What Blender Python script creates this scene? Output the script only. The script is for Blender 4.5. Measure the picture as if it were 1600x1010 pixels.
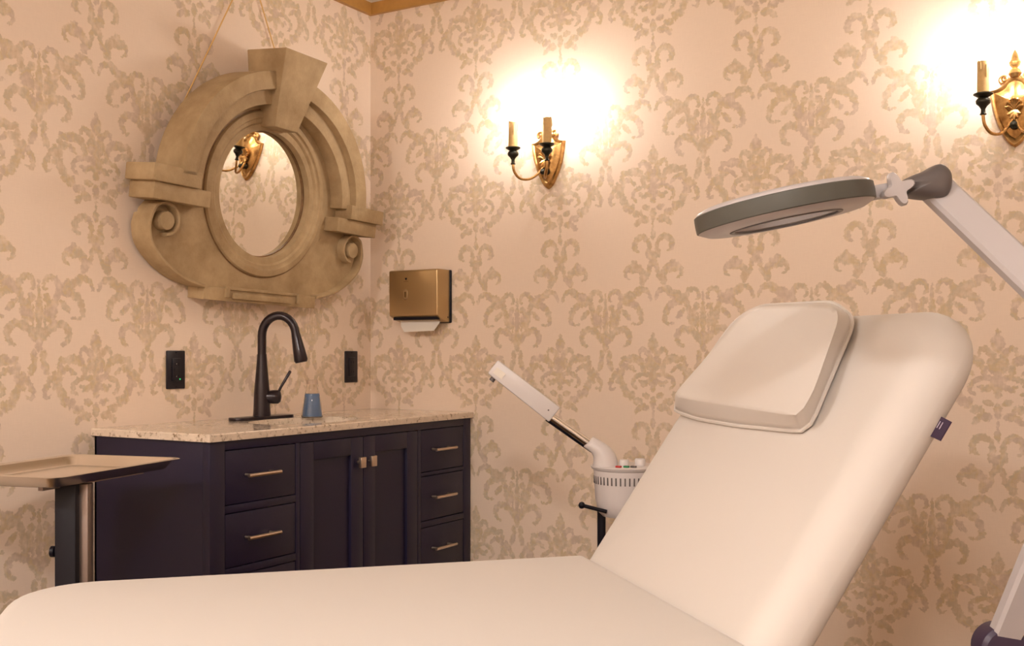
import bpy, bmesh, math, random
from mathutils import Vector, Matrix
R = math.radians
PI = math.pi
random.seed(4)
scene = bpy.context.scene
for o in list(bpy.data.objects): bpy.data.objects.remove(o)
COL = scene.collection

# ------------------------------------------------------------------ camera
F_PX, YAW, HOR = 1668.86, R(30.81), 552.13          # fitted on a 1600 x 1010 frame
CAM = Vector((2.4844, -3.1397, 1.0933))
FW = Vector((-math.sin(YAW), math.cos(YAW), 0)); RT = Vector((math.cos(YAW), math.sin(YAW), 0)); UP = Vector((0, 0, 1))
cd = bpy.data.cameras.new('camera'); cam = bpy.data.objects.new('camera', cd); COL.objects.link(cam)
cd.sensor_fit = 'HORIZONTAL'; cd.sensor_width = 36; cd.lens = F_PX / 1600 * 36
cd.shift_y = (HOR - 505) / 1600
cd.clip_start = .02
cam.location = CAM; cam.rotation_euler = (PI / 2, 0, YAW)
scene.camera = cam

# ------------------------------------------------------------------ world, lights, exposure
world = bpy.data.worlds.new('world'); scene.world = world; world.use_nodes = True
world.node_tree.nodes['Background'].inputs[0].default_value = (1, .80, .62, 1)
world.node_tree.nodes['Background'].inputs[1].default_value = .02
BULB_COL = (1, .93, .86); BULB_W = 200.0            # candle bulbs of the two sconces in view
BULB_FILL = 90.0                                   # dimmer bulbs of the unseen fill pair added on the right-hand wall
CEIL_FILL_COL = (1, .96, .93); CEIL_FILL_W = 142.0            # two ceiling lamps added behind the camera for fill
vs = scene.view_settings
vs.view_transform = 'Standard'; vs.look = 'None'; vs.gamma = 1; vs.use_curve_mapping = False
vs.exposure = 0.15

# ------------------------------------------------------------------ helpers
def unit_at(u, v, D):                                # a point at depth D on a sight line of the survey camera
    return CAM + (FW + RT * ((u - 800) / F_PX) + UP * ((HOR - v) / F_PX)) * D

class MB:
    def __init__(self): self.v = []; self.f = []
    def add(self, vs_, fs_):
        n = len(self.v); self.v += [Vector(q) for q in vs_]; self.f += [tuple(i + n for i in q) for q in fs_]; return self
    def box(self, lo, hi, M=None):
        x0, y0, z0 = lo; x1, y1, z1 = hi
        v = [(x0,y0,z0),(x1,y0,z0),(x1,y1,z0),(x0,y1,z0),(x0,y0,z1),(x1,y0,z1),(x1,y1,z1),(x0,y1,z1)]
        if M: v = [M @ Vector(q) for q in v]
        return self.add(v, [(0,3,2,1),(4,5,6,7),(0,1,5,4),(1,2,6,5),(2,3,7,6),(3,0,4,7)])
    def rings(self, rings, cap0=True, cap1=True, closed=True):
        n = len(rings[0]); vs_ = [q for r in rings for q in r]; fs = []
        for i in range(len(rings) - 1):
            for j in range(n if closed else n - 1):
                k = (j + 1) % n
                fs.append((i*n+j, i*n+k, (i+1)*n+k, (i+1)*n+j))
        if cap0: fs.append(tuple(reversed(range(n))))
        if cap1: fs.append(tuple((len(rings)-1)*n + j for j in range(n)))
        return self.add(vs_, fs)
    def frame(self, a, b):
        d = (Vector(b) - Vector(a)).normalized()
        u = d.cross(UP) if abs(d.z) < .95 else d.cross(Vector((1,0,0)))
        u.normalize(); return d, u, d.cross(u).normalized()
    def cyl(self, a, b, r0, r1=None, n=16, cap=True):
        r1 = r0 if r1 is None else r1; a = Vector(a); b = Vector(b); d, u, w = self.frame(a, b)
        ring = lambda c, r: [c + (u*math.cos(2*PI*k/n) + w*math.sin(2*PI*k/n)) * r for k in range(n)]
        return self.rings([ring(a, r0), ring(b, r1)], cap, cap)
    def tube(self, pts, rad, n=12, cap=True):
        pts = [Vector(p) for p in pts]; rings = []; u = None
        for i, p in enumerate(pts):
            t = (pts[min(i+1, len(pts)-1)] - pts[max(i-1, 0)]).normalized()
            if u is None: u = t.cross(UP) if abs(t.z) < .95 else t.cross(Vector((1,0,0)))
            u = (u - t * u.dot(t)).normalized(); w = t.cross(u)
            r = rad[i] if isinstance(rad, (list, tuple)) else rad
            rings.append([p + (u*math.cos(2*PI*k/n) + w*math.sin(2*PI*k/n)) * r for k in range(n)])
        return self.rings(rings, cap, cap)
    def lathe(self, prof, c=(0,0,0), ax=None, n=32, cap=True):   # prof: (radius, height) along axis
        c = Vector(c); d = Vector(ax).normalized() if ax else UP
        u = d.cross(UP) if abs(d.z) < .95 else Vector((1,0,0)); u.normalize(); w = d.cross(u)
        return self.rings([[c + d*h + (u*math.cos(2*PI*k/n) + w*math.sin(2*PI*k/n))*max(r, 1e-5) for k in range(n)] for r, h in prof], cap, cap)
    def prism(self, poly, fn, r0, r1):                 # poly (p,q) extruded r0..r1 through fn(p,q,r)
        return self.rings([[fn(p, q, r0) for p, q in poly], [fn(p, q, r1) for p, q in poly]])
    def build(self, name, mat, parent=None, loc=(0,0,0), bevel=0, seg=2, smooth=True, angle=40):
        loc = Vector(loc)
        me = bpy.data.meshes.new(name); bm = bmesh.new()
        vv = [bm.verts.new(q - loc) for q in self.v]
        for f in self.f:
            try: bm.faces.new([vv[i] for i in f])
            except ValueError: pass
        bmesh.ops.recalc_face_normals(bm, faces=bm.faces[:])
        if bevel:
            ed = [e for e in bm.edges if len(e.link_faces) == 2 and e.calc_face_angle(0) > R(30)]
            bmesh.ops.bevel(bm, geom=ed, offset=bevel, segments=seg, affect='EDGES', profile=.5, clamp_overlap=True)
        if smooth:
            for f in bm.faces: f.smooth = True
            for e in bm.edges:
                if len(e.link_faces) == 2 and e.calc_face_angle(0) > R(angle): e.smooth = False
        bm.to_mesh(me); bm.free()
        me.materials.append(mat)
        o = bpy.data.objects.new(name, me); COL.objects.link(o)
        if parent: o.parent = parent
        else: o.location = loc
        return o

def tag(o, label, cat, group=None):
    o['label'] = label; o['category'] = cat
    if group: o['group'] = group
    return o
def thing(name, label, cat, loc, group=None):
    o = bpy.data.objects.new(name, None); COL.objects.link(o); o.location = loc; o.empty_display_size = .05
    return tag(o, label, cat, group)
def struct(o): o['kind'] = 'structure'; return o

def spline(pts, n=8):                                  # Catmull-Rom through 2D/3D points
    P = [Vector(p) for p in pts]; out = []
    for i in range(len(P) - 1):
        a, b, c, d = P[max(i-1, 0)], P[i], P[i+1], P[min(i+2, len(P)-1)]
        for k in range(n):
            t = k / n
            out.append(.5*((2*b) + (c-a)*t + (2*a-5*b+4*c-d)*t*t + (3*b-a-3*c+d)*t**3))
    out.append(P[-1]); return out

def rrect(x0, x1, y0, y1, rads, n=8):                  # rounded rectangle, corner radii for (x0y0, x1y0, x1y1, x0y1)
    out = []
    for (cx, cy, sx, sy, a0), r in zip(((x0,y0,1,1,PI),(x1,y0,-1,1,1.5*PI),(x1,y1,-1,-1,0),(x0,y1,1,-1,.5*PI)), rads):
        for k in range(n + 1):
            a = a0 + k/n*PI/2; out.append((cx + sx*r + r*math.cos(a), cy + sy*r + r*math.sin(a)))
    return out

def cushion(x0, x1, y0, y1, rads, th, er, dome=.004, fn=lambda x, y, z: (x, y, z), n=8):
    """slab with a rolled edge of radius er; top at z=0, underside at z=-th"""
    rings = []
    def ring(ins, z):
        rr = [max(r - ins, .004) for r in rads]
        lim = .499*min(x1-x0-2*ins, y1-y0-2*ins); rr = [min(r, lim) for r in rr]
        return [fn(x, y, z) for x, y in rrect(x0+ins, x1-ins, y0+ins, y1-ins, rr, n)]
    m = 8
    lo = er*.7
    for k in range(m + 1):
        a = k/m*PI/2; rings.append(ring(lo*(1-math.sin(a)), -th + lo*(1-math.cos(a))))
    for k in range(m + 1):
        a = k/m*PI/2; rings.append(ring(er*(1-math.cos(a)), -er + er*math.sin(a)))
    mx = .48*min(x1-x0, y1-y0)
    for k in range(1, 9):
        ins = er + (mx-er)*(k/8); rings.append(ring(ins, dome*math.sin(k/8*PI/2)))
    return MB().rings(rings)

# ------------------------------------------------------------------ materials
def mat(name, col, rough=.5, metal=0, bump=0, bscale=60, var=0, vscale=8, spec=.5, coat=0, emit=None, estr=0, trans=0, ior=1.45, var_col=None, sheen=0):
    m = bpy.data.materials.new(name); m.use_nodes = True; nt = m.node_tree; b = nt.nodes['Principled BSDF']
    b.inputs['Base Color'].default_value = (*col, 1); b.inputs['Roughness'].default_value = rough; b.inputs['Metallic'].default_value = metal
    b.inputs['Specular IOR Level'].default_value = spec; b.inputs['Coat Weight'].default_value = coat
    b.inputs['Transmission Weight'].default_value = trans; b.inputs['IOR'].default_value = ior
    if sheen: b.inputs['Sheen Weight'].default_value = sheen; b.inputs['Sheen Roughness'].default_value = .4
    if emit: b.inputs['Emission Color'].default_value = (*emit, 1); b.inputs['Emission Strength'].default_value = estr
    if var or bump:
        tc = nt.nodes.new('ShaderNodeNewGeometry')
    if var:
        nz = nt.nodes.new('ShaderNodeTexNoise'); nz.inputs['Scale'].default_value = vscale; nz.inputs['Detail'].default_value = 6; nz.inputs['Roughness'].default_value = .65
        nt.links.new(tc.outputs['Position'], nz.inputs['Vector'])
        rp = nt.nodes.new('ShaderNodeValToRGB'); rp.color_ramp.elements[0].position = .32; rp.color_ramp.elements[1].position = .68
        c2 = var_col or tuple(c*(1-var) for c in col)
        rp.color_ramp.elements[0].color = (*c2, 1); rp.color_ramp.elements[1].color = (*col, 1)
        nt.links.new(nz.outputs['Fac'], rp.inputs[0]); nt.links.new(rp.outputs[0], b.inputs['Base Color'])
    if bump:
        n2 = nt.nodes.new('ShaderNodeTexNoise'); n2.inputs['Scale'].default_value = bscale; n2.inputs['Detail'].default_value = 4
        nt.links.new(tc.outputs['Position'], n2.inputs['Vector'])
        bp = nt.nodes.new('ShaderNodeBump'); bp.inputs['Strength'].default_value = bump; bp.inputs['Distance'].default_value = .003
        nt.links.new(n2.outputs['Fac'], bp.inputs['Height']); nt.links.new(bp.outputs[0], b.inputs['Normal'])
    return m

PB, PA, VP = .334, .351, .598                        # wallpaper repeat: across (back wall, left wall), down
def strokes():
    E = []                                             # (x, y, half length, half width, angle) inside one mirrored repeat
    H = PB / 2
    def el(c, x, y, rx, ry, a=0): E.append((x if c == 'S' else H - x, y, rx, ry, a if c == 'S' else -a))
    def st(c, pts, ws):
        for i in range(len(pts) - 1):
            (x0, y0), (x1, y1) = pts[i], pts[i+1]; L = math.hypot(x1-x0, y1-y0)
            el(c, (x0+x1)/2, (y0+y1)/2, L/2*1.22 + .002, ws[i], math.atan2(y1-y0, x1-x0))
    # spear-and-crest column
    el('S', 0, -.037, .0155, .026); el('S', 0, -.018, .007, .019)
    st('S', [(.008,-.075),(.027,-.054),(.040,-.050),(.048,-.063)], [.010,.009,.006])
    el('S', .012, -.088, .016, .014); el('S', .019, -.102, .008, .018, -.3); el('S', 0, -.113, .012, .024)
    st('S', [(.032,-.124),(.038,-.095),(.060,-.076),(.088,-.086),(.108,-.078)], [.009,.012,.013,.009])
    st('S', [(.062,-.122),(.083,-.103),(.102,-.112)], [.007,.010]); st('S', [(.109,-.090),(.106,-.115),(.112,-.138)], [.009,.010])
    st('S', [(.004,-.135),(.036,-.129),(.066,-.143),(.071,-.166),(.056,-.177)], [.008,.008,.007,.005])
    el('S', 0, -.152, .020, .017); el('S', .026, -.160, .017, .009, -.5); el('S', 0, -.176, .010, .012); el('S', .043, -.155, .008, .006)
    st('S', [(.122,-.128),(.109,-.158),(.095,-.186)], [.012,.013]); el('S', .090, -.194, .016, .013); el('S', .074, -.200, .011, .016, .4)
    el('S', .024, -.198, .015, .0095, .35); el('S', 0, -.220, .0115, .0195); el('S', .057, -.217, .013, .012); el('S', .040, -.219, .006, .014, -.3)
    st('S', [(.018,-.238),(.042,-.233),(.060,-.254)], [.012,.009])
    el('S', 0, -.257, .004, .020); el('S', 0, -.287, .009, .016)
    st('S', [(.011,-.338),(.016,-.306),(.037,-.287),(.064,-.305),(.063,-.333),(.049,-.338)], [.008,.009,.011,.010,.005])
    el('S', 0, -.352, .022, .014); el('S', 0, -.370, .014, .017); el('S', .020, -.345, .006, .015)
    st('S', [(.012,-.377),(.014,-.400),(.026,-.428)], [.008,.008])
    el('S', .066, -.390, .029, .016); el('S', .066, -.375, .011, .011)
    st('S', [(.086,-.388),(.098,-.403),(.093,-.419),(.082,-.424)], [.008,.006,.004])
    st('S', [(.046,-.392),(.033,-.413),(.038,-.442)], [.012,.012])
    st('S', [(.008,-.490),(.016,-.466),(.039,-.455),(.062,-.468),(.073,-.482)], [.006,.009,.012,.012]); el('S', .056, -.470, .015, .011)
    # plume-and-urn column
    st('U', [(.022,.104),(.012,.108),(.017,.130),(.033,.139),(.051,.129),(.057,.105),(.048,.078)], [.005,.006,.008,.009,.009,.010])
    el('U', .064, .113, .008, .011); el('U', 0, .103, .005, .028); el('U', 0, .050, .005, .040); el('U', 0, .012, .008, .024); el('U', .021, .082, .0115, .0115)
    el('U', .036, .046, .019, .014, .3); el('U', .029, .062, .009, .016); el('U', .017, .032, .0045, .030); el('U', .046, .070, .010, .014)
    st('U', [(.064,.101),(.095,.095),(.117,.083),(.126,.058),(.128,.035),(.112,.027)], [.011,.012,.011,.009,.005])
    el('U', .074, .061, .023, .009, -.82)
    st('U', [(.010,-.024),(.030,.003),(.053,.014),(.076,.012),(.089,-.016),(.076,-.040)], [.012,.014,.011,.011,.008])
    el('U', 0, -.020, .020, .018); el('U', 0, -.042, .011, .018)
    st('U', [(.014,-.058),(.012,-.086),(.023,-.118)], [.009,.010])
    st('U', [(.038,-.124),(.028,-.142),(.014,-.166),(.021,-.184),(.034,-.177)], [.010,.009,.006,.004]); el('U', .048, -.152, .014, .009, .6); el('U', .044, -.124, .008, .014)
    el('U', 0, .045, .011, .046); el('U', .030, .036, .020, .017, .4); el('U', 0, -.016, .026, .020); el('U', .086, .106, .018, .012, -.2)
    el('U', .101, .030, .008, .005); el('U', .068, -.041, .007, .006); el('S', 0, -.036, .018, .022); el('S', .046, -.066, .005, .006)
    el('S', .056, -.083, .022, .013, .3); el('S', .084, -.475, .016, .011, -.5)
    # bring everything into the repeat's window
    W = []
    for e in E:
        y = e[1]
        if y < -.448: y += VP
        W.append((e[0], y, *e[2:]))
        if y < -.425: W.append((e[0], y + VP, *e[2:]))
        elif y > .127: W.append((e[0], y - VP, *e[2:]))
    return W

def wallpaper(name, axis, x0, period):
    m = bpy.data.materials.new(name); m.use_nodes = True; nt = m.node_tree; N = nt.nodes; Lk = nt.links
    b = N['Principled BSDF']
    def M(op, a, c=None, d=None):
        n = N.new('ShaderNodeMath'); n.operation = op
        for i, q in enumerate((a, c, d)):
            if q is None: continue
            if isinstance(q, (int, float)): n.inputs[i].default_value = q
            else: Lk.new(q, n.inputs[i])
        return n.outputs[0]
    def noise(vec, sc, det=2, rough=.5):
        n = N.new('ShaderNodeTexNoise'); n.inputs['Scale'].default_value = sc; n.inputs['Detail'].default_value = det; n.inputs['Roughness'].default_value = rough
        Lk.new(vec, n.inputs['Vector']); return n.outputs['Fac']
    g = N.new('ShaderNodeNewGeometry'); sp = N.new('ShaderNodeSeparateXYZ'); Lk.new(g.outputs['Position'], sp.inputs[0])
    a = sp.outputs[axis]; z = sp.outputs['Z']
    nA = noise(g.outputs['Position'], 115, 2); nB = noise(g.outputs['Position'], 103, 2)
    p = M('MULTIPLY', M('ADD', a, -x0), PB / period)
    p = M('PINGPONG', p, PB / 2)
    q = M('WRAP', M('ADD', z, -1.157), .150, .150 - VP)
    p = M('ADD', p, M('MULTIPLY', M('ADD', nA, -.5), .017)); q = M('ADD', q, M('MULTIPLY', M('ADD', nB, -.5), .017))
    cb = N.new('ShaderNodeCombineXYZ'); Lk.new(p, cb.inputs[0]); Lk.new(q, cb.inputs[1]); cb.inputs[2].default_value = 1; v = cb.outputs[0]
    def print_mask(els):                               # union of the ellipses, soft at the rim
        cur = None
        for (x, y, rx, ry, an) in els:
            ry *= 1.07; c, s_ = math.cos(an), math.sin(an); uv = []
            for A in ((c/rx, s_/rx, -(x*c + y*s_)/rx), (-s_/ry, c/ry, (x*s_ - y*c)/ry)):
                d = N.new('ShaderNodeVectorMath'); d.operation = 'DOT_PRODUCT'; Lk.new(v, d.inputs[0]); d.inputs[1].default_value = A; uv.append(d.outputs['Value'])
            r2 = M('MULTIPLY_ADD', uv[1], uv[1], M('MULTIPLY', uv[0], uv[0]))
            cur = r2 if cur is None else M('MINIMUM', cur, r2)
        mr = N.new('ShaderNodeMapRange'); mr.interpolation_type = 'SMOOTHSTEP'; Lk.new(cur, mr.inputs[0])
        mr.inputs[1].default_value = 1.21; mr.inputs[2].default_value = .70; mr.inputs[3].default_value = 0; mr.inputs[4].default_value = 1
        return mr.outputs[0]
    # water-colour wash: strength and tint vary from patch to patch, streaked downwards
    n1 = noise(g.outputs['Position'], 26, 3)
    ms = N.new('ShaderNodeMapping'); ms.inputs['Scale'].default_value = (420, 420, 26); Lk.new(g.outputs['Position'], ms.inputs['Vector'])
    n2 = noise(ms.outputs[0], 1, 2)
    n3 = noise(g.outputs['Position'], 70, 2)
    wash = M('MINIMUM', M('MAXIMUM', M('ADD', M('ADD', M('MULTIPLY', n1, 1.5), -.98), M('ADD', M('MULTIPLY', n2, .60), M('MULTIPLY', n3, 1.4))), .05), .95)
    rp = N.new('ShaderNodeValToRGB'); el = rp.color_ramp.elements
    el[0].position = .36; el[0].color = (.62, .475, .32, 1); el[1].position = .64; el[1].color = (.63, .49, .39, 1)
    for pos, c in ((.45, (.58, .475, .34, 1)), (.51, (.64, .495, .30, 1)), (.57, (.59, .46, .35, 1))): e = el.new(pos); e.color = c
    Lk.new(noise(g.outputs['Position'], 17, 3), rp.inputs[0])
    # linen ground
    mx = N.new('ShaderNodeMapping'); mx.inputs['Scale'].default_value = (30, 30, 900); Lk.new(g.outputs['Position'], mx.inputs['Vector'])
    my = N.new('ShaderNodeMapping'); my.inputs['Scale'].default_value = (900, 900, 30); Lk.new(g.outputs['Position'], my.inputs['Vector'])
    lin = M('ADD', noise(mx.outputs[0], 1, 1), noise(my.outputs[0], 1, 1))
    gr = N.new('ShaderNodeMix'); gr.data_type = 'RGBA'; Lk.new(M('MULTIPLY', lin, .5), gr.inputs[0])
    gr.inputs[6].default_value = (.76, .615, .495, 1); gr.inputs[7].default_value = (.90, .74, .61, 1)
    # the repeat is cut into bands so that only the ellipses near a point are looked at
    els = strokes(); nb = 8; y_lo = .150 - VP; bh = VP / nb
    def leaf(k):
        lo, hi = y_lo + k*bh - .010, y_lo + (k+1)*bh + .010; sel = []
        for e in els:
            ext = 1.1*math.sqrt((e[2]*math.sin(e[4]))**2 + (e[3]*math.cos(e[4]))**2)
            if e[1] + ext > lo and e[1] - ext < hi: sel.append(e)
        fx = N.new('ShaderNodeMix'); fx.data_type = 'RGBA'; Lk.new(M('MULTIPLY', print_mask(sel), wash), fx.inputs[0])
        Lk.new(gr.outputs[2], fx.inputs[6]); Lk.new(rp.outputs[0], fx.inputs[7])
        b = N.new('ShaderNodeBsdfPrincipled'); Lk.new(fx.outputs[2], b.inputs['Base Color'])
        b.inputs['Roughness'].default_value = .62; b.inputs['Specular IOR Level'].default_value = .25
        return b.outputs[0]
    def tree(k0, k1):
        if k1 - k0 == 1: return leaf(k0)
        km = (k0 + k1)//2; ms_ = N.new('ShaderNodeMixShader')
        Lk.new(M('GREATER_THAN', q, y_lo + km*bh), ms_.inputs[0]); Lk.new(tree(k0, km), ms_.inputs[1]); Lk.new(tree(km, k1), ms_.inputs[2])
        return ms_.outputs[0]
    N.remove(b); Lk.new(tree(0, nb), N['Material Output'].inputs['Surface'])
    return m

M_ = {}
M_['paperB'] = wallpaper('damask_wallpaper_back', 'X', .465, PB)
M_['paperA'] = wallpaper('damask_wallpaper_left', 'Y', -1.205, PA)
M_['ceiling'] = mat('ceiling_paint', (.80, .74, .64), .8, bump=.05, bscale=200)
M_['ochre'] = mat('ochre_moulding', (.52, .27, .07), .45, var=.2, vscale=14)
M_['floor'] = mat('floor_boards', (.16, .09, .05), .45, var=.4, vscale=5)
M_['navy'] = mat('dark_plum_paint', (.011, .0075, .030), .42, bump=.02, bscale=90)
M_['nickel'] = mat('brushed_nickel', (.62, .50, .40), .32, 1)
M_['bronze'] = mat('oil_rubbed_bronze', (.020, .012, .016), .28, .35, coat=.2)
M_['porcelain'] = mat('porcelain', (.84, .80, .72), .08)
M_['blackplastic'] = mat('black_plastic', (.010, .008, .014), .30)
M_['stone'] = mat('weathered_stone_plaster', (.47, .34, .19), .72, bump=.35, bscale=140, var=.3, vscale=9, var_col=(.31, .205, .10))
M_['gilt'] = mat('worn_gilt_edge', (.26, .14, .06), .5, .2, bump=.3, bscale=120, var=.4, vscale=40)
M_['mirror'] = mat('mirror_glass', (.86, .84, .78), .015, 1)
M_['wire'] = mat('hanging_cord', (.72, .45, .16), .5)
M_['champagne'] = mat('champagne_steel', (.50, .36, .19), .30, .85)
M_['paper'] = mat('paper_towel', (.82, .76, .68), .9, bump=.1)
M_['brass'] = mat('aged_brass', (.60, .36, .13), .30, .9, var=.35, vscale=60, var_col=(.30, .15, .05))
M_['cup'] = mat('dark_patina_bronze', (.035, .032, .022), .38, .6)
M_['sleeve'] = mat('candle_sleeve', (.72, .47, .19), .55, bump=.25, bscale=90, var=.2, vscale=50)
M_['bulb'] = mat('lit_bulb', (1, 1, 1), .3, emit=BULB_COL, estr=BULB_W)
M_['bulb_fill'] = mat('added_fill_bulb', (1, 1, 1), .3, emit=BULB_COL, estr=BULB_FILL)
M_['fill_diffuser'] = mat('opal_fill_diffuser', (.9, .85, .8), .5, emit=CEIL_FILL_COL, estr=CEIL_FILL_W)
M_['sheet'] = mat('cream_stretch_cover', (.67, .615, .57), .62, bump=.05, bscale=700, sheen=.15)
M_['vinyl'] = mat('cream_vinyl', (.68, .625, .58), .50, bump=.03, bscale=500)
M_['white'] = mat('white_plastic', (.66, .61, .60), .32)
M_['lampwhite'] = mat('white_lamp_enamel', (.47, .43, .43), .32)
M_['grey'] = mat('slate_grey_plastic', (.115, .098, .095), .40)
M_['bandgrey'] = mat('green_grey_rubber', (.078, .076, .064), .45)
M_['plum'] = mat('plum_grey_plastic', (.045, .028, .055), .38)
M_['chrome'] = mat('chrome', (.78, .74, .70), .10, 1)
M_['black'] = mat('black_metal', (.006, .005, .010), .45, 0, spec=.3)
M_['steel'] = mat('stainless_tray', (.90, .86, .80), .25, 1, bump=.02, bscale=20)
M_['poststeel'] = mat('satin_steel', (.24, .185, .16), .40, .9)
M_['red'] = mat('red_button', (.45, .03, .03), .4); M_['green'] = mat('green_button', (.02, .20, .08), .4)
M_['tagpurple'] = mat('purple_label', (.028, .004, .030), .6); M_['tagwhite'] = mat('label_print', (.55, .45, .55), .6)
M_['led'] = mat('green_led', (.02, .3, .08), .4, emit=(.05, 1, .25), estr=.6)
M_['ledoff'] = mat('grey_slot', (.30, .26, .24), .4)
M_['lens'] = mat('lens_glass', (.92, .95, .94), .02, trans=1, ior=1.25)
M_['glass'] = mat('clear_glass', (.97, .95, .92), .02, trans=1, ior=1.33)
M_['blue'] = mat('blue_soap', (.20, .36, .66), .10, trans=.55, ior=1.2)
def granite():
    m = mat('pale_granite', (.76, .63, .51), .12, var=.3, vscale=26, var_col=(.64, .52, .40)); nt = m.node_tree; b = nt.nodes['Principled BSDF']
    g = nt.nodes.new('ShaderNodeNewGeometry'); v = nt.nodes.new('ShaderNodeTexNoise'); v.inputs['Scale'].default_value = 75; v.inputs['Detail'].default_value = 5; v.inputs['Roughness'].default_value = .7
    nt.links.new(g.outputs['Position'], v.inputs['Vector'])
    r = nt.nodes.new('ShaderNodeValToRGB'); r.color_ramp.elements[0].position = .30; r.color_ramp.elements[1].position = .46
    r.color_ramp.elements[0].color = (.25, .17, .09, 1); r.color_ramp.elements[1].color = (1, 1, 1, 1); nt.links.new(v.outputs['Fac'], r.inputs[0])
    mx = nt.nodes.new('ShaderNodeMix'); mx.data_type = 'RGBA'; mx.blend_type = 'MULTIPLY'; mx.inputs[0].default_value = 1
    src = b.inputs['Base Color'].links[0].from_socket
    nt.links.new(src, mx.inputs[6]); nt.links.new(r.outputs[0], mx.inputs[7]); nt.links.new(mx.outputs[2], b.inputs['Base Color'])
    return m
M_['granite'] = granite()

# ------------------------------------------------------------------ room shell
XR, YF, ZT, ZC = 4.1, -4.5, 2.346, 2.389
struct(MB().box((-.12, YF-.12, -.12), (0, .12, ZC+.1)).build('wall_left', M_['paperA'], smooth=False))
struct(MB().box((0, 0, -.12), (XR+.12, .12, ZC+.1)).build('wall_back', M_['paperB'], smooth=False))
struct(MB().box((XR, YF-.12, -.12), (XR+.12, 0, ZC+.1)).build('wall_right', M_['paperA'], smooth=False))
struct(MB().box((0, YF-.12, -.12), (XR, YF, ZC+.1)).build('wall_front', M_['paperB'], smooth=False))
struct(MB().box((0, YF, -.12), (XR, 0, 0)).build('floor', M_['floor'], smooth=False))
struct(MB().box((0, YF, ZC), (XR, 0, ZC+.1)).build('ceiling', M_['ceiling'], smooth=False))
struct(MB().box((0, YF, ZT), (.016, 0, ZC)).build('trim_1', M_['ochre'], smooth=False))
struct(MB().box((.016, -.016, ZT), (XR, 0, ZC)).build('trim_2', M_['ochre'], smooth=False))
struct(MB().box((0, YF, 0), (.014, -1.25, .12)).build('baseboard_left', M_['ochre'], smooth=False))
struct(MB().box((.46, -.014, 0), (XR, 0, .12)).build('baseboard_back', M_['ochre'], smooth=False))

# two invented flush lamps on the ceiling behind the camera, added to even out brightness
for lx, lb in ((2.7, 'added round opal ceiling fill lamp nearer the right-hand wall'), (1.0, 'added round opal ceiling fill lamp nearer the vanity wall')):
    cl = thing('added_ceiling_lamp', lb, 'lamp', (lx, -3.9, ZC)); CLL = cl.location.copy()
    MB().lathe([(.20, 0), (.20, -.03), (.185, -.035)], CLL).build('rim', M_['nickel'], cl, CLL)
    MB().lathe([(.18, -.03), (.175, -.055), (.14, -.075), (.08, -.085), (.001, -.088)], CLL).build('fill_diffuser', M_['fill_diffuser'], cl, CLL)

# ------------------------------------------------------------------ vanity
FX = .445
van = thing('vanity_cabinet', 'dark plum bathroom vanity with drawers either side of two doors', 'cabinet', (0, -.61, 0)); VL = van.location.copy()
Y0, Y1 = -1.212, -.004
b = MB().box((.003, Y0, .09), (.42, Y0+.018, .868)).box((.003, Y1-.018, .09), (.42, Y1, .868)).box((.003, Y0, .09), (.42, Y1, .11))
b.box((.003, Y0, .09), (.012, Y1, .868)).box((.03, Y0+.02, 0), (.36, Y1-.02, .09))
b.box((.003, -.890, .11), (.42, -.880, .70)).box((.003, -.318, .11), (.42, -.308, .70))
b.build('body', M_['navy'], van, VL, bevel=.001)
f = MB()
def ff(y0, y1, z0, z1): f.box((.42, y0, z0), (FX, y1, z1))
yL0, yL1, yD0, yDm, yD1, yR0, yR1 = -1.160, -.894, -.878, -.597, -.318, -.300, -.046
ff(Y0, yL0, .09, .868); ff(yL1, yD0, .09, .843); ff(yD1, yR0, .09, .843); ff(yR1, Y1, .09, .868)
ff(yL0, yR1, .843, .868); ff(yL0, yL1, .679, .699); ff(yL0, yL1, .516, .536); ff(yR0, yR1, .6895, .7015); ff(yR0, yR1, .521, .541)
ff(yL0, yL1, .09, .372); ff(yD0, yD1, .09, .13); ff(yR0, yR1, .09, .37)
f.build('face_frame', M_['navy'], van, VL, bevel=.0012)
def bar_handle(parent, y, z):
    h = MB().cyl((FX+.028, y-.06, z), (FX+.028, y+.06, z), .0052, n=8)
    for s in (-.045, .045): h.cyl((FX+.001, y+s, z), (FX+.028, y+s, z), .004, n=8)
    return h.build('handle', M_['nickel'], parent, VL)
g = .0022
for (y0, y1, z0, z1, hy) in ((yL0, yL1, .699, .843, -1.043), (yL0, yL1, .536, .679, -1.043), (yL0, yL1, .372, .516, -1.043),
                             (yR0, yR1, .7015, .843, -.192), (yR0, yR1, .541, .6895, -.192), (yR0, yR1, .37, .521, -.192)):
    d = MB().box((.30, y0+g, z0+g), (FX-.001, y1-g, z1-g)).build('drawer', M_['navy'], van, VL, bevel=.0015)
    bar_handle(d, hy, (z0+z1)/2 + .003)
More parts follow.
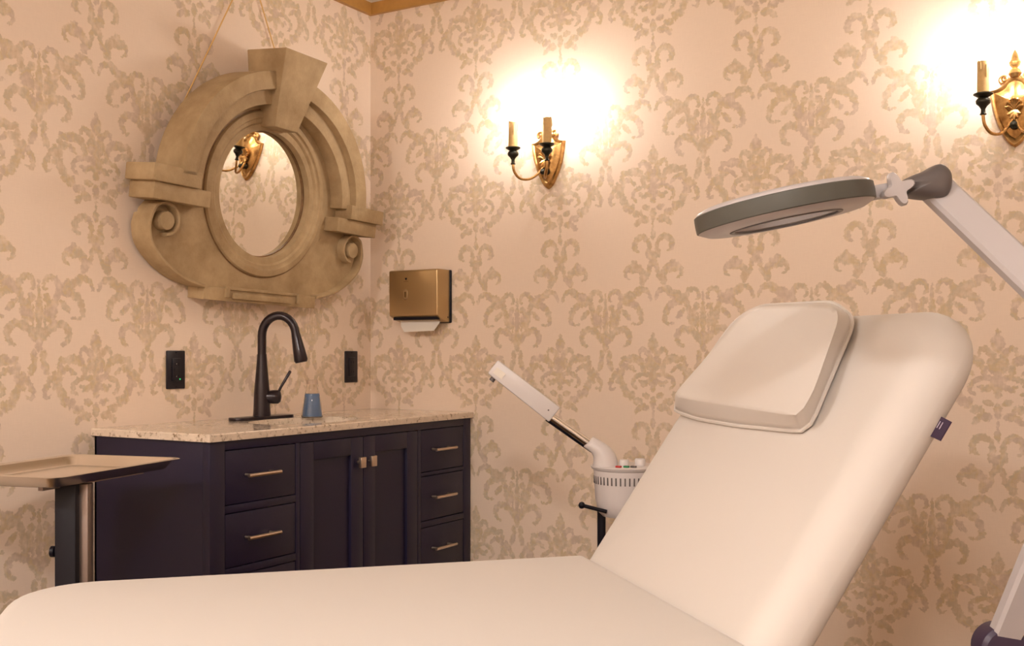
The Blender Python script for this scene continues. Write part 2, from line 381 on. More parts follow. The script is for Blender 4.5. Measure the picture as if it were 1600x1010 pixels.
for (y0, y1, ky) in ((yD0, yDm, -.624), (yDm, yD1, -.572)):
    a0, a1, z0, z1 = y0+g, y1-g*.6, .132, .841; st_ = .056
    d = MB().box((.425, a0, z0), (FX, a0+st_, z1)).box((.425, a1-st_, z0), (FX, a1, z1)).box((.425, a0+st_, z1-.052), (FX, a1-st_, z1)).box((.425, a0+st_, z0), (FX, a1-st_, z0+.056))
    dr = d.build('door', M_['navy'], van, VL, bevel=.0012)
    MB().box((.427, a0+st_-.004, z0+.05), (FX-.009, a1-st_+.004, z1-.048)).build('panel', M_['navy'], dr, VL)
    MB().cyl((FX, ky, .766), (FX+.016, ky, .766), .005, n=10).box((FX+.014, ky-.0125, .750), (FX+.024, ky+.0125, .782)).build('knob', M_['nickel'], dr, VL, bevel=.002)

# worktop with oval cut-out
SX, SY, SA, SB = .272, -.665, .128, .20
def worktop():
    x0, x1, y0, y1, z0, z1 = .001, .456, -1.222, -.001, .868, .888; n = 96
    inn = []; out = []
    for k in range(n):
        a = 2*PI*(k+.5)/n; inn.append((SX + SA*math.cos(a), SY + SB*math.sin(a)))
        dx, dy = SA*math.cos(a), SB*math.sin(a)
        t = min(((x1 if dx > 0 else x0) - SX)/dx if dx else 9e9, ((y1 if dy > 0 else y0) - SY)/dy if dy else 9e9)
        out.append((SX + dx*t, SY + dy*t))
    for c in ((x0,y0),(x1,y0),(x1,y1),(x0,y1)):                      # snap nearest rim points to the corners
        i = min(range(n), key=lambda i: (out[i][0]-c[0])**2 + (out[i][1]-c[1])**2); out[i] = c
    e = .003
    def o2(z, ins): return [(min(max(x, x0+ins), x1-ins), min(max(y, y0+ins), y1-ins), z) for x, y in out]
    rings = [[(x, y, z0) for x, y in inn], o2(z0, 0), o2(z1-e, 0), o2(z1, e), [(x, y, z1) for x, y in inn], [(x, y, z0) for x, y in inn]]
    return MB().rings(rings, False, False)
tag(worktop().build('countertop', M_['granite'], loc=(.228, -.61, .868)), 'pale speckled granite countertop on the dark vanity', 'countertop')
snk = thing('sink', 'white porcelain oval undermount sink set in the granite countertop', 'sink', (SX, SY, .74)); SL = snk.location.copy()
prof = [(1.06, .866), (1.0, .866), (.985, .85), (.93, .80), (.80, .765), (.5, .75), (.12, .745)]
rg = [[(SX + SA*s*math.cos(2*PI*k/48), SY + SB*s*math.sin(2*PI*k/48), z) for k in range(48)] for s, z in prof]
rg2 = [[(SX + SA*(s+.05)*math.cos(2*PI*k/48), SY + SB*(s+.05)*math.sin(2*PI*k/48), z-.008) for k in range(48)] for s, z in reversed(prof)]
MB().rings(rg + rg2).build('basin', M_['porcelain'], snk, SL)
MB().lathe([(.022, .0), (.022, .004), (.012, .005)], (SX, SY, .745), n=24).build('drain', M_['bronze'], snk, SL)

# faucet
FXF, FYF = .112, -.682
fau = thing('faucet', 'tall oil-rubbed bronze gooseneck faucet with side lever on the countertop', 'faucet', (FXF, FYF, .888)); FL = fau.location.copy()
MB().rings([[(x, y, z) for x, y in rrect(FXF-.03, FXF+.03, FYF-.128, FYF+.128, [.028]*4, 6)] for z in (.888, .8975)]).build('deck_plate', M_['bronze'], fau, FL, bevel=.0015)
MB().lathe([(.0275, .894), (.0275, .90), (.026, .92), (.0245, .97), (.020, 1.02), (.0165, 1.06), (.0145, 1.09)], (FXF, FYF, 0), n=24).build('body', M_['bronze'], fau, FL)
SPD = Vector((.90, .44, 0)).normalized()
def fp(s, z): return Vector((FXF, FYF, 0)) + SPD*s + Vector((0, 0, z))
arc = [fp(0, 1.075), fp(0, 1.11)] + [fp(.054*(1-math.cos(a)), 1.146 + .064*math.sin(a)) for a in [PI*k/14*.96 for k in range(15)]]
MB().tube(arc, .0135, n=16).build('spout', M_['bronze'], fau, FL)
e0 = arc[-1]; d0 = (arc[-1] - arc[-2]).normalized()
MB().tube([e0 - d0*.004, e0 + d0*.010, e0 + d0*.052, e0 + d0*.084, e0 + d0*.091], [.0135, .0148, .0190, .0215, .0180], n=18).build('spray_head', M_['bronze'], fau, FL)
sd = Vector((.80, .60, 0)).normalized()
hb = Vector((FXF, FYF, .957))
MB().tube([hb + sd*.015, hb + sd*.035, hb + sd*.050, hb + sd*.057, hb + sd*.060], [.019, .0215, .0215, .016, .004], n=16).build('valve', M_['bronze'], fau, FL)
MB().tube([hb + sd*.047 + UP*.006, hb + sd*.058 + UP*.03, hb + sd*.086 + UP*.078, hb + sd*.088 + UP*.081], [.0045, .0042, .0050, .003], n=10).build('lever', M_['bronze'], fau, FL)

# soap bottle
BX, BY = .185, -.532
bot = thing('soap_bottle', 'clear conical bottle of blue liquid soap beside the faucet', 'bottle', (BX, BY, .888)); BL = bot.location.copy()
out = [(.033, 0), (.0345, .003), (.033, .012), (.0285, .045), (.0225, .078), (.0190, .090), (.0175, .100), (.0175, .108)]
MB().lathe(out + [(r-.0015, h) for r, h in reversed(out[1:])] + [(.028, .002)], (BX, BY, .888), n=32, cap=True).build('bottle_glass', M_['glass'], bot, BL)
MB().lathe([(.0308, .004), (.0312, .012), (.0267, .045), (.0215, .076)], (BX, BY, .888), n=32).build('soap', M_['blue'], bot, BL)
MB().lathe([(.0182, .106), (.0182, .118), (.016, .120)], (BX, BY, .888), n=24).build('cap', mat('frosted_cap', (.62, .45, .33), .4, trans=.3), bot, BL)

# ------------------------------------------------------------------ outlets on the left wall
def outlet(y, label, gfci):
    o = thing('wall_outlet', label, 'outlet', (0, y, 1.044), 'black outlets over the vanity'); L = o.location.copy()
    MB().box((.0, y-.035, .987), (.006, y+.035, 1.101)).build('cover_plate', M_['blackplastic'], o, L, bevel=.003)
    MB().box((.004, y-.0167, 1.010), (.0095, y+.0167, 1.078)).build('receptacle', M_['blackplastic'], o, L, bevel=.001)
    for dz in (.016, -.018):
        if gfci: MB().cyl((.009, y-.002, 1.044+dz*1.1), (.0102, y-.002, 1.044+dz*1.1), .0016, n=8).build('contact', M_['ledoff'], o, L)
        for s in (-.006, .006): MB().box((.0092, y+s-.001, 1.044+dz-.004), (.0100, y+s+.001, 1.044+dz+.004)).build('slot', M_['black'], o, L, smooth=False)
    if gfci:
        MB().box((.0095, y-.010, 1.040), (.0112, y+.004, 1.048)).build('test_button', M_['blackplastic'], o, L)
        MB().cyl((.009, y+.011, 1.016), (.0103, y+.011, 1.016), .0022, n=8).build('indicator_light', M_['led'], o, L)
    for z in (.993, 1.095): MB().cyl((.005, y, z), (.0068, y, z), .0025, n=8).build('screw', M_['black'], o, L)
outlet(-.9285, 'black wall outlet with green light, left of the faucet', True)
outlet(-.1165, 'small black wall outlet near the corner, right of the soap bottle', False)

# ------------------------------------------------------------------ mirror in its carved frame
MC = Vector((.0798, -.6279, 1.5963)); LE, RO = .103, .0209
def mp3(p, q, r):
    c, s = math.cos(RO), math.sin(RO); p, q = p*c + q*s, -p*s + q*c
    c, s = math.cos(LE), math.sin(LE); q, r = q*c - r*s, q*s + r*c
    return Vector((MC.x + r, MC.y + p, MC.z + q))
mir = thing('wall_mirror', 'round mirror in a heavy carved stone-look frame hung over the sink', 'mirror', (0, -.63, 1.25)); ML = mir.location.copy()
BK = -.044
half = [(0, .345), (.15, .32), (.27, .24), (.35, .13), (.385, .02), (.40, -.03), (.438, -.085), (.455, -.105), (.462, -.150), (.445, -.205), (.395, -.252), (.325, -.288), (.25, -.306), (.245, -.344), (0, -.344)]
outl = half + [(-p, q) for p, q in reversed(half[1:-1])]
def cast(a):
    d = (math.cos(a), math.sin(a)); best = 9
    for i in range(len(outl)):
        (x1, y1), (x2, y2) = outl[i], outl[(i+1) % len(outl)]; ex, ey = x2-x1, y2-y1
        den = d[0]*ey - d[1]*ex
        if abs(den) < 1e-9: continue
        t = (x1*ey - y1*ex)/den; s = (x1*d[1] - y1*d[0])/den
        if t > 0 and -1e-6 <= s <= 1+1e-6: best = min(best, t)
    return best
angs = sorted(set([2*PI*k/160 for k in range(160)] + [math.atan2(q, p) % (2*PI) for p, q in outl]))
ins = [(.200*math.cos(a), .200*math.sin(a)) for a in angs]; ous = [(cast(a)*math.cos(a), cast(a)*math.sin(a)) for a in angs]
MB().rings([[mp3(p, q, BK) for p, q in ins], [mp3(p, q, BK) for p, q in ous], [mp3(p, q, 0) for p, q in ous], [mp3(p, q, 0) for p, q in ins], [mp3(p, q, BK) for p, q in ins]], False, False).build('field', M_['stone'], mir, ML)
def ringlathe(prof, n=96): return MB().rings([[mp3(r*math.cos(2*PI*k/n), r*math.sin(2*PI*k/n), h) for k in range(n)] for r, h in prof], False, False)
ringlathe([(.262, -.002), (.262, .004), (.258, .009), (.252, .010), (.246, .012), (.240, .012), (.236, .006), (.232, .005), (.226, .006), (.220, .001), (.217, -.006), (.211, -.007), (.206, -.012), (.204, -.020), (.199, -.024), (.198, -.030)]).build('ring_moulding', M_['stone'], mir, ML)
ringlathe([(.2655, -.001), (.2655, .0015), (.2615, .0015), (.2615, -.001)]).build('ring_groove', M_['gilt'], mir, ML)
ringlathe([(.1990, -.0300), (.1990, -.0235), (.1960, -.0235), (.1960, -.0300)]).build('inner_bead', M_['gilt'], mir, ML)
MB().rings([[mp3(.2*math.cos(2*PI*k/64), .2*math.sin(2*PI*k/64), h) for k in range(64)] for h in (-.032, -.028)]).build('mirror_glass', M_['mirror'], mir, ML, angle=20)
# stepped hood
HA, HB = .410, .377
def hood(t0, t1, n=40):
    sec = [(0, BK), (0, .0735), (.055, .0735), (.057, .050), (.100, .050), (.104, .0), (.104, BK)]
    return MB().rings([[mp3((HA-o)*math.cos(t), (HB-o)*math.sin(t), r) for o, r in sec] for t in [t0 + (t1-t0)*k/n for k in range(n+1)]])
hood(0, R(82)).build('hood', M_['stone'], mir, ML, bevel=.003)
hood(R(98), PI).build('hood', M_['stone'], mir, ML, bevel=.003)
kT, kB = .0957, .0508
kv = []
for r_t, r_b in ((BK, BK), (.1196, .0583)):
    kv += [mp3(-kT, .436, r_t), mp3(kT, .436, r_t), mp3(kB, .206, r_b), mp3(-kB, .206, r_b)]
MB().add(kv, [(0,1,2,3), (7,6,5,4), (0,4,5,1), (1,5,6,2), (2,6,7,3), (3,7,4,0)]).build('keystone', M_['stone'], mir, ML, bevel=.003)
def pbox(mb, p0, p1, q0, q1, r0, r1):
    return mb.add([mp3(p, q, r) for r in (r0, r1) for p, q in ((p0,q0),(p1,q0),(p1,q1),(p0,q1))], [(0,3,2,1),(4,5,6,7),(0,1,5,4),(1,2,6,5),(2,3,7,6),(3,0,4,7)])
for s in (-1, 1):
    S = lambda a, b: (min(s*a, s*b), max(s*a, s*b))
    pbox(MB(), *S(.335, .510), -.032, .016, BK, .0735).build('ear_slab', M_['stone'], mir, ML, bevel=.004)
    pbox(MB(), *S(.285, .492), -.080, -.032, BK, .060).build('ear_slab', M_['stone'], mir, ML, bevel=.003)
    # scroll band curling into the volute
    vc = (.412, -.134)
    pts = [(vc[0] + rr*math.cos(a), vc[1] + rr*math.sin(a)) for a, rr in [(R(265 - 19*k), .040 + .0011*k) for k in range(14)]]
    pts = pts[:13] + [(.466, -.135), (.468, -.160), (.452, -.205), (.400, -.253), (.328, -.290), (.248, -.308)]
    sp_ = [(v.x*s, v.y) for v in spline([(p, q, 0) for p, q in pts], 5)]
    rg = []
    for i, (p, q) in enumerate(sp_):
        t = Vector((sp_[min(i+1, len(sp_)-1)][0] - sp_[max(i-1, 0)][0], sp_[min(i+1, len(sp_)-1)][1] - sp_[max(i-1, 0)][1])).normalized(); nn = Vector((-t.y, t.x))
        w = .0055; back = BK if i > 62 else -.002
        rg.append([mp3(p + nn.x*w*k, q + nn.y*w*k, r) for k, r in ((-1, back), (1, back), (1, .026), (.5, .030), (-.5, .030), (-1, .026))])
    MB().rings(rg).build('scroll', M_['stone'], mir, ML)
    MB().rings([[mp3(s*vc[0] + rr*math.cos(2*PI*k/28), vc[1] + rr*math.sin(2*PI*k/28), h) for k in range(28)] for rr, h in ((.027, -.002), (.027, .028), (.025, .032), (.0, .034))]).build('volute_disc', M_['stone'], mir, ML)
pbox(MB(), -.247, .247, -.347, -.308, BK, .0255).build('base_block', M_['stone'], mir, ML, bevel=.002)
bb = MB(); pbox(bb, -.165, .150, -.312, -.303, -.004, .031)
bb.build('base_ledge', M_['stone'], mir, ML, bevel=.002)
pbox(MB(), -.135, .125, -.338, -.320, .02, .036).build('base_panel', M_['stone'], mir, ML, bevel=.002)
for s in (-1, 1):
    pbox(MB(), min(s*.150, s*.166), max(s*.150, s*.166), -.336, -.303, .02, .034).build('base_bracket', M_['stone'], mir, ML, bevel=.002)
nail = Vector((.010, -.632, 2.340))
w1 = mp3(-.315, .175, BK+.01); w1.x = .012; w2 = mp3(.22, .25, BK+.01); w2.x = .012
MB().tube([nail, w1], .0022, n=6).build('hanging_cord', M_['wire'], mir, ML)
MB().tube([nail, w2], .0022, n=6).build('hanging_cord', M_['wire'], mir, ML)
MB().cyl((0, -.632, 2.342), (.016, -.632, 2.344), .003, n=8).build('nail', M_['brass'], mir, ML)

# ------------------------------------------------------------------ towel dispenser
dis = thing('towel_dispenser', 'champagne steel paper towel dispenser on the wall by the corner', 'dispenser', (.258, 0, 1.205)); DL = dis.location.copy()
dx0, dx1, dz0, dz1 = .152, .362, 1.212, 1.388
prof = [(0, dz0-.010), (-.052, dz0-.002), (-.086, dz0+.014), (-.088, dz1-.004), (-.082, dz1), (0, dz1)]
MB().rings([[(x, min(y, -.008), z) for y, z in prof] for x in (dx0, dx1)]).build('cover', M_['champagne'], dis, DL, bevel=.009, seg=4)
MB().box((dx0+.002, -.012, dz0-.012), (dx1+.004, -.0005, dz1)).build('back_plate', M_['black'], dis, DL, bevel=.004)
MB().box((dx0+.012, -.076, dz0-.001), (dx1-.008, -.010, dz0+.012)).build('slot_tray', M_['black'], dis, DL)
MB().cyl((dx1-.002, -.022, dz0+.008), (dx1+.0008, -.022, dz0+.008), .0028, n=8).build('screw', M_['black'], dis, DL)
cxm, czm = .226, 1.300
slot = [(cxm + .0085*math.cos(a), czm + (.010 if math.sin(a) >= 0 else -.010) + .0085*math.sin(a)) for a in [2*PI*k/24 for k in range(24)]]
MB().rings([[(x, y, z) for x, z in slot] for y in (-.086, -.0885)]).build('window_rim', M_['chrome'], dis, DL)
MB().rings([[(cxm + (x-cxm)*.82, y, czm + (z-czm)*.9) for x, z in slot] for y in (-.087, -.0889)]).build('window', M_['champagne'], dis, DL)
MB().box((cxm-.0035, -.0893, czm-.009), (cxm+.0015, -.0885, czm+.011)).build('window_slot', mat('dark_gold', (.16, .09, .03), .4, .5), dis, DL)
MB().rings([[(cxm + .002 + sx*x, y, 1.356 + z) for x, z, sx in ((0, -.005, 1), (.0042, 0, 1), (.0036, .004, 1), (0, .003, 1), (.0036, .004, -1), (.0042, 0, -1))] for y in (-.0872, -.0886)]).build('emblem', M_['black'], dis, DL, smooth=False)
MB().box((cxm-.008, -.0886, 1.3465), (cxm+.012, -.0876, 1.3478)).build('emblem_line', mat('engraved_gold', (.2, .12, .05), .5, .5), dis, DL)
pp = [(dx0+.020, dz0+.004), (dx1-.034, dz0+.004), (dx1-.014, dz0-.008), (dx1-.036, dz0-.040), (dx0+.046, dz0-.043), (dx0+.030, dz0-.024)]
MB().rings([[(x, y - (dz0-z)*.25, z) for x, z in pp] for y in (-.046, -.048)]).build('paper_towel', M_['paper'], dis, DL, smooth=False)

# ------------------------------------------------------------------ candle sconces
def sconce(xc, label, bulb='bulb'):
    s_ = thing('wall_sconce', label, 'sconce', (xc, 0, 1.645), 'brass candle sconces on the damask wall'); L = s_.location.copy()
    hw = [(0, 1.643), (.016, 1.655), (.036, 1.690), (.052, 1.735), (.060, 1.775), (.0625, 1.796), (.0620, 1.800), (.046, 1.803), (.030, 1.812), (.018, 1.828), (0, 1.836)]
    hw = [(v.x, v.y) for v in spline([(a, c, 0) for a, c in hw], 3)]
    poly = hw + [(-a, c) for a, c in reversed(hw[1:-1])]
    cz = 1.76
    def rg(k, y): return [(xc + a*k, y, cz + (c-cz)*k) for a, c in poly]
    MB().rings([rg(1, -.0005), rg(1, -.008), rg(.95, -.014), rg(.86, -.013), rg(.80, -.009), rg(.55, -.017), rg(.25, -.022)]).build('backplate', M_['brass'], s_, L, angle=50)
    MB().lathe([(.010, 1.828), (.017, 1.838), (.012, 1.848), (.006, 1.853), (.013, 1.860), (.015, 1.868), (.010, 1.876), (.008, 1.886), (.003, 1.898), (.0005, 1.902)], (xc, -.012, 0), n=16).build('finial', M_['brass'], s_, L)
    for sg in (-1, 1):
        sc = [(xc + sg*(.026 + .012*math.cos(a)*(1-k/22)), -.012, 1.826 + .012*math.sin(a)*(1-k/22)) for k, a in [(k, R(-60 + 24*k)) for k in range(20)]]
        MB().tube(sc, .0042, n=8).build('crest_scroll', M_['brass'], s_, L)
    # acanthus rosette that the arms spring from
    ro = MB()
    for k in range(7):
        a = R(20 + k*140/6); c = Vector((xc, -.024, 1.738)); dv = Vector((math.cos(a)*.7, -.12, math.sin(a)))
        ro.tube([c, c + dv*.014, c + dv*.027 + Vector((0, -.006, 0)), c + dv*.034 + Vector((0, -.013, -.004))], [.006, .009, .007, .002], n=8)
    for k in range(5):
        a = R(205 + k*130/4); c = Vector((xc, -.026, 1.735)); dv = Vector((math.cos(a)*.8, -.2, math.sin(a)))
        ro.tube([c, c + dv*.012, c + dv*.024 + Vector((0, -.006, 0))], [.006, .008, .002], n=8)
    ro.build('rosette', M_['brass'], s_, L)
    MB().lathe([(.013, 0), (.012, .012), (.008, .022), (.010, .028), (.004, .036), (.001, .038)], (xc, -.018, 1.700), (0, -1, -.15), n=14).build('boss', M_['cup'], s_, L)
    for sg in (-1, 1):
        ex, ey = xc + sg*.0635, -.130
        path = [v for v in spline([(xc + sg*.006, -.030, 1.712), (xc + sg*.014, -.052, 1.688), (xc + sg*.030, -.082, 1.668), (xc + sg*.048, -.112, 1.668), (ex - sg*.003, ey + .004, 1.688), (ex, ey, 1.712), (ex, ey, 1.722)], 6)]
        arm = MB().tube(path, .0043, n=10).build('arm', M_['brass'], s_, L)
        MB().lathe([(.006, 1.712), (.009, 1.714), (.006, 1.718), (.0055, 1.727), (.010, 1.735), (.0175, 1.742), (.0185, 1.749), (.015, 1.755), (.011, 1.757), (.018, 1.761), (.0245, 1.765), (.0245, 1.768), (.012, 1.767)], (ex, ey, 0), n=24).build('drip_cup', M_['cup'], arm, L)
        MB().lathe([(.0150, 1.766), (.0150, 1.80), (.0145, 1.845), (.0152, 1.848), (.0142, 1.852), (.008, 1.852)], (ex, ey, 0), n=18).build('candle_sleeve', M_['sleeve'], arm, L)
        for (a, z1_, ln) in ((.6, 1.846, .02), (2.4, 1.842, .026), (4.4, 1.847, .016), (5.4, 1.84, .03)):
            c = Vector((ex + .0147*math.cos(a), ey + .0147*math.sin(a), 0))
            MB().tube([c + UP*z1_, c + UP*(z1_-ln), c + UP*(z1_-ln-.004)], [.0018, .0026, .0008], n=6).build('wax_drip', M_['sleeve'], arm, L)
        MB().lathe([(.007, 1.850), (.0105, 1.858), (.0135, 1.872), (.0130, 1.884), (.0085, 1.900), (.004, 1.914), (.0006, 1.926)], (ex, ey, 0), n=14).build('bulb', M_[bulb], arm, L)
    return s_
sconce(.757, 'brass two-arm candle sconce on the wall above the towel dispenser')
sconce(2.178, 'brass two-arm candle sconce at right above the magnifier lamp')
for ys, lb in ((-1.0, 'added brass fill sconce on the right-hand wall nearer the damask back wall'), (-2.3, 'added brass fill sconce on the right-hand wall farther from the back wall')):
    so = sconce(0, lb, 'bulb_fill'); so.location = (XR, ys, 1.645); so.rotation_euler = (0, 0, -PI/2)  # copies of the visible sconces, added out of view as side fill light

# ------------------------------------------------------------------ treatment bed
AA = R(46.3); AX = Vector((math.cos(AA), math.sin(AA), 0)); WX = Vector((math.sin(AA), -math.cos(AA), 0))
ZB = .67; HF = Vector((1.465, -1.127, ZB)); TH = R(55.6); BW = .726
bed = thing('treatment_bed', 'cream covered spa treatment bed with raised backrest', 'bed', (1.45, -1.7, 0)); BD = bed.location.copy()
def bp_(x, y, z): return HF + AX*x + WX*y + UP*z
D_ = AX*math.cos(TH) + UP*math.sin(TH); N_ = -AX*math.sin(TH) + UP*math.cos(TH)
def rp_(x, y, z): return HF + D_*x + WX*y + N_*z
cushion(-1.105, .012, -.018, .775, [.15, .03, .03, .15], .11, .035, .004, bp_, 10).build('seat_cushion', M_['sheet'], bed, BD, angle=60)
br = cushion(-.055, .622, -.010, BW+.010, [.03, .11, .11, .03], .100, .058, .007, rp_, 10).build('backrest', M_['sheet'], bed, BD, angle=60)
# woven brand tag on the side seam
tq = [(.412, -.004, -.068), (.448, -.004, -.068), (.447, .013, -.088), (.413, .011, -.089)]
tg = MB().rings([[rp_(x, BW + .004 + y, z) for x, y, z in tq], [rp_(x, BW + .004 + y, z - .0015) for x, y, z in tq]]).build('woven_tag', M_['tagpurple'], br, BD, smooth=False)
for f_ in (.35, .5, .65):
    tl = [(.428, -.004 + .017*f_, -.0672 - .020*f_), (.440, -.004 + .017*f_, -.0672 - .020*f_)]
    MB().tube([rp_(x, BW + .004 + y, z) for x, y, z in tl], .0007, n=6).build('tag_lettering', M_['tagwhite'], tg, BD)
fr = MB()
for y in (.14, BW-.14):
    fr.rings([[bp_(x, y + dy, z) for dy, z in ((-.02, -.15), (.02, -.15), (.02, -.105), (-.02, -.105))] for x in (-1.02, .02)])
    fr.rings([[rp_(x, y + dy, z) for dy, z in ((-.02, -.14), (.02, -.14), (.02, -.095), (-.02, -.095))] for x in (.0, .52)])
fr.build('frame', M_['white'], bed, BD)
for x in (-.86, -.10):
    for y in (.10, BW-.10):
        MB().tube([bp_(x, y, -.12), bp_(x, y, -ZB)], .024, n=12).build('leg', M_['white'], bed, BD)
MB().rings([[bp_(x, y, z) for y, z in ((.09, -.46), (BW-.09, -.46), (BW-.09, -.43), (.09, -.43))] for x in (-.86, -.10)]).build('shelf', M_['white'], bed, BD)

# head cushion resting on the backrest
pil = thing('head_cushion', 'cream vinyl wedge head cushion with piped edge on the backrest', 'cushion', tuple(rp_(.48, .28, .01))); PL = pil.location.copy()
def outline(pts, rad=.03, n=6):
    out = []; m = len(pts)
    for i in range(m):
        p = Vector(pts[i]); a = (Vector(pts[i-1]) - p); c = (Vector(pts[(i+1) % m]) - p)
        ra = min(rad, a.length*.45, c.length*.45); a = p + a.normalized()*ra; c = p + c.normalized()*ra
        for k in range(n+1):
            t = k/n; out.append((1-t)**2*a + 2*t*(1-t)*p + t*t*c)
    return out
back = outline([(.358, .008), (.345, .15), (.342, .32), (.348, .566), (.575, .505), (.618, .400), (.624, .120), (.592, .045)], .035)
front = outline([(.366, .085), (.350, .600), (.400, .598), (.545, .542), (.572, .505), (.584, .215), (.553, .185)], .03)
def resamp(ps, n=96):
    L = [0]; m = len(ps)
    for i in range(m): L.append(L[-1] + (ps[(i+1) % m] - ps[i]).length)
    o = []; j = 0
    for k in range(n):
        s = L[-1]*k/n
        while L[j+1] < s: j += 1
        t = (s - L[j])/max(L[j+1]-L[j], 1e-9); o.append(ps[j].lerp(ps[(j+1) % m], t))
    return o
def polar(ps, c, n=96):                                # resample by direction so that rings correspond
    o = []; m = len(ps)
    for k in range(n):
        a = 2*PI*k/n; d = Vector((math.cos(a), math.sin(a))); best = .1
        for i in range(m):
            p1, p2 = ps[i] - c, ps[(i+1) % m] - c; e = p2 - p1; den = d.x*e.y - d.y*e.x
            if abs(den) < 1e-12: continue
            t = (p1.x*e.y - p1.y*e.x)/den; s = (p1.x*d.y - p1.y*d.x)/den
            if t > 0 and -1e-6 <= s <= 1+1e-6: best = t
        o.append(c + d*best)
    return o
bk = polar(back, Vector((.47, .30))); ft = polar(front, Vector((.465, .36))); cF = Vector((.465, .36))
PTH = .058
rings = [[rp_(p.x, p.y, .0075) for p in [cb_.lerp(Vector((.47, .30)), .06) for cb_ in bk]], [rp_(p.x, p.y, .013) for p in bk]]
for t, hz in ((.30, .030), (.60, .044), (.80, .052), (.93, .0562), (1.0, .058)):
    rings.append([rp_(p.x, p.y, hz) for p in [a_.lerp(c_, t) for a_, c_ in zip(bk, ft)]])
for k in (.06, .15, .35, .6, .8, .95):
    rings.append([rp_(p.x, p.y, PTH + .005*math.sin(k*PI/2)) for p in [c_.lerp(cF, k) for c_ in ft]])
MB().rings(rings).build('cushion_body', M_['vinyl'], pil, PL, angle=80)
MB().tube([rp_(p.x, p.y, .0120) for p in bk] + [rp_(bk[0].x, bk[0].y, .0120)], .0045, n=8).build('piping', M_['vinyl'], pil, PL)

# ------------------------------------------------------------------ magnifier lamp on its stand
U = unit_at
PJ = U(1562, 1012, 1.50)                                # lower joint
EL = U(1748, 566, 1.33)                                 # elbow, outside the frame
HJ = U(1449, 288, 1.50)                                 # upper joint
lam = thing('magnifier_lamp', 'white and grey ring magnifier lamp on a jointed arm over the bed', 'lamp', (PJ.x, PJ.y, 0)); LL = lam.location.copy()
base = MB().lathe([(.05, .045), (.05, .09), (.03, .11)], (PJ.x, PJ.y, 0), n=20)
base.build('base_hub', M_['lampwhite'], lam, LL)
for k in range(5):
    a = 2*PI*k/5 + .5; dv = Vector((math.cos(a), math.sin(a), 0)); c = Vector((PJ.x, PJ.y, 0))
    lg = MB().tube([c + dv*.04 + UP*.07, c + dv*.26 + UP*.055], [.018, .012], n=8).build('base_leg', M_['lampwhite'], lam, LL)
    sd_ = dv.cross(UP)
    MB().cyl(c + dv*.26 - sd_*.012 + UP*.025, c + dv*.26 + sd_*.012 + UP*.025, .025, n=16).build('castor', M_['grey'], lg, LL)
MB().tube([Vector((PJ.x, PJ.y, .10)), Vector((PJ.x, PJ.y, PJ.z-.02))], .0145, n=14).build('pole', M_['lampwhite'], lam, LL)
def flat_arm(a, b, wa, wb, th, name):
    d = (b - a).normalized(); sdv = d.cross(FW).normalized(); fwd = sdv.cross(d).normalized()
    return MB().rings([[q + sdv*w*sx + fwd*th*sy for sx, sy in ((-1,-.6),(-.8,-1),(.8,-1),(1,-.6),(1,.6),(.8,1),(-.8,1),(-1,.6))] for q, w in ((a, wa), (b, wb))]).build(name, M_['lampwhite'], lam, LL, angle=30)
flat_arm(PJ, EL, .0205, .0205, .013, 'lower_arm')
flat_arm(EL, HJ + (EL-HJ).normalized()*.008 + RT*.010 + UP*.004 + FW*.016, .0235, .0225, .013, 'upper_arm')
MB().lathe([(.001, -.022), (.028, -.022), (.0335, -.017), (.0345, 0), (.0335, .017), (.028, .022), (.001, .022)], PJ, FW, n=32).build('pivot_cover', M_['plum'], lam, LL)
MB().lathe([(.001, -.022), (.028, -.022), (.0335, -.017), (.0335, .017), (.028, .022), (.001, .022)], EL, FW, n=32).build('pivot_cover', M_['plum'], lam, LL)
# ring head: centre and tilt
HC = U(1224, 327, 1.50); roll = R(10.8)
eX = (RT*math.cos(roll) + UP*math.sin(roll)).normalized()                # towards the joint
eZ = (UP*math.cos(roll) - RT*math.sin(roll)).normalized(); eZ = (eZ + FW*.01).normalized()
eY = eZ.cross(eX)
def hp(x, y, z): return HC + eX*x + eY*y + eZ*z
def hl(prof, n=64, caps=(False, False)):
    return MB().rings([[hp(r*math.cos(2*PI*k/n), r*math.sin(2*PI*k/n), h) for k in range(n)] for r, h in prof], *caps)
hl([(.070, -.0155), (.075, -.0185), (.110, -.0180), (.1195, -.0135), (.1215, -.0120), (.1215, .0120), (.1195, .0150), (.112, .0185), (.075, .019), (.070, .016), (.070, -.0155)]).build('lamp_housing', M_['lampwhite'], lam, LL)
hl([(.1218, -.0122), (.1240, -.0110), (.1245, 0), (.1240, .0105), (.1218, .0118), (.120, .0), (.1218, -.0122)]).build('rubber_band', M_['bandgrey'], lam, LL)
hl([(.001, -.0085), (.040, -.0075), (.070, -.003), (.070, .003), (.040, .0075), (.001, .0085)], caps=(True, True)).build('magnifier_lens', M_['lens'], lam, LL)
hl([(.0715, -.0188), (.0735, -.0200), (.0780, -.0196), (.0790, -.0182), (.0715, -.0175), (.0715, -.0188)]).build('lens_bezel', M_['grey'], lam, LL)
MB().lathe([(.010, 0), (.010, .006), (.008, .008), (.001, .008)], hp(.062, .03, .018), tuple(eZ), n=16).build('cover_knob', M_['black'], lam, LL)
MB().rings([[hp(x, y, z) for y, z in ((-.013, -.011), (.013, -.011), (.013, .008), (-.013, .008))] for x in (.118, .162)]).build('yoke', M_['lampwhite'], lam, LL, bevel=.003)
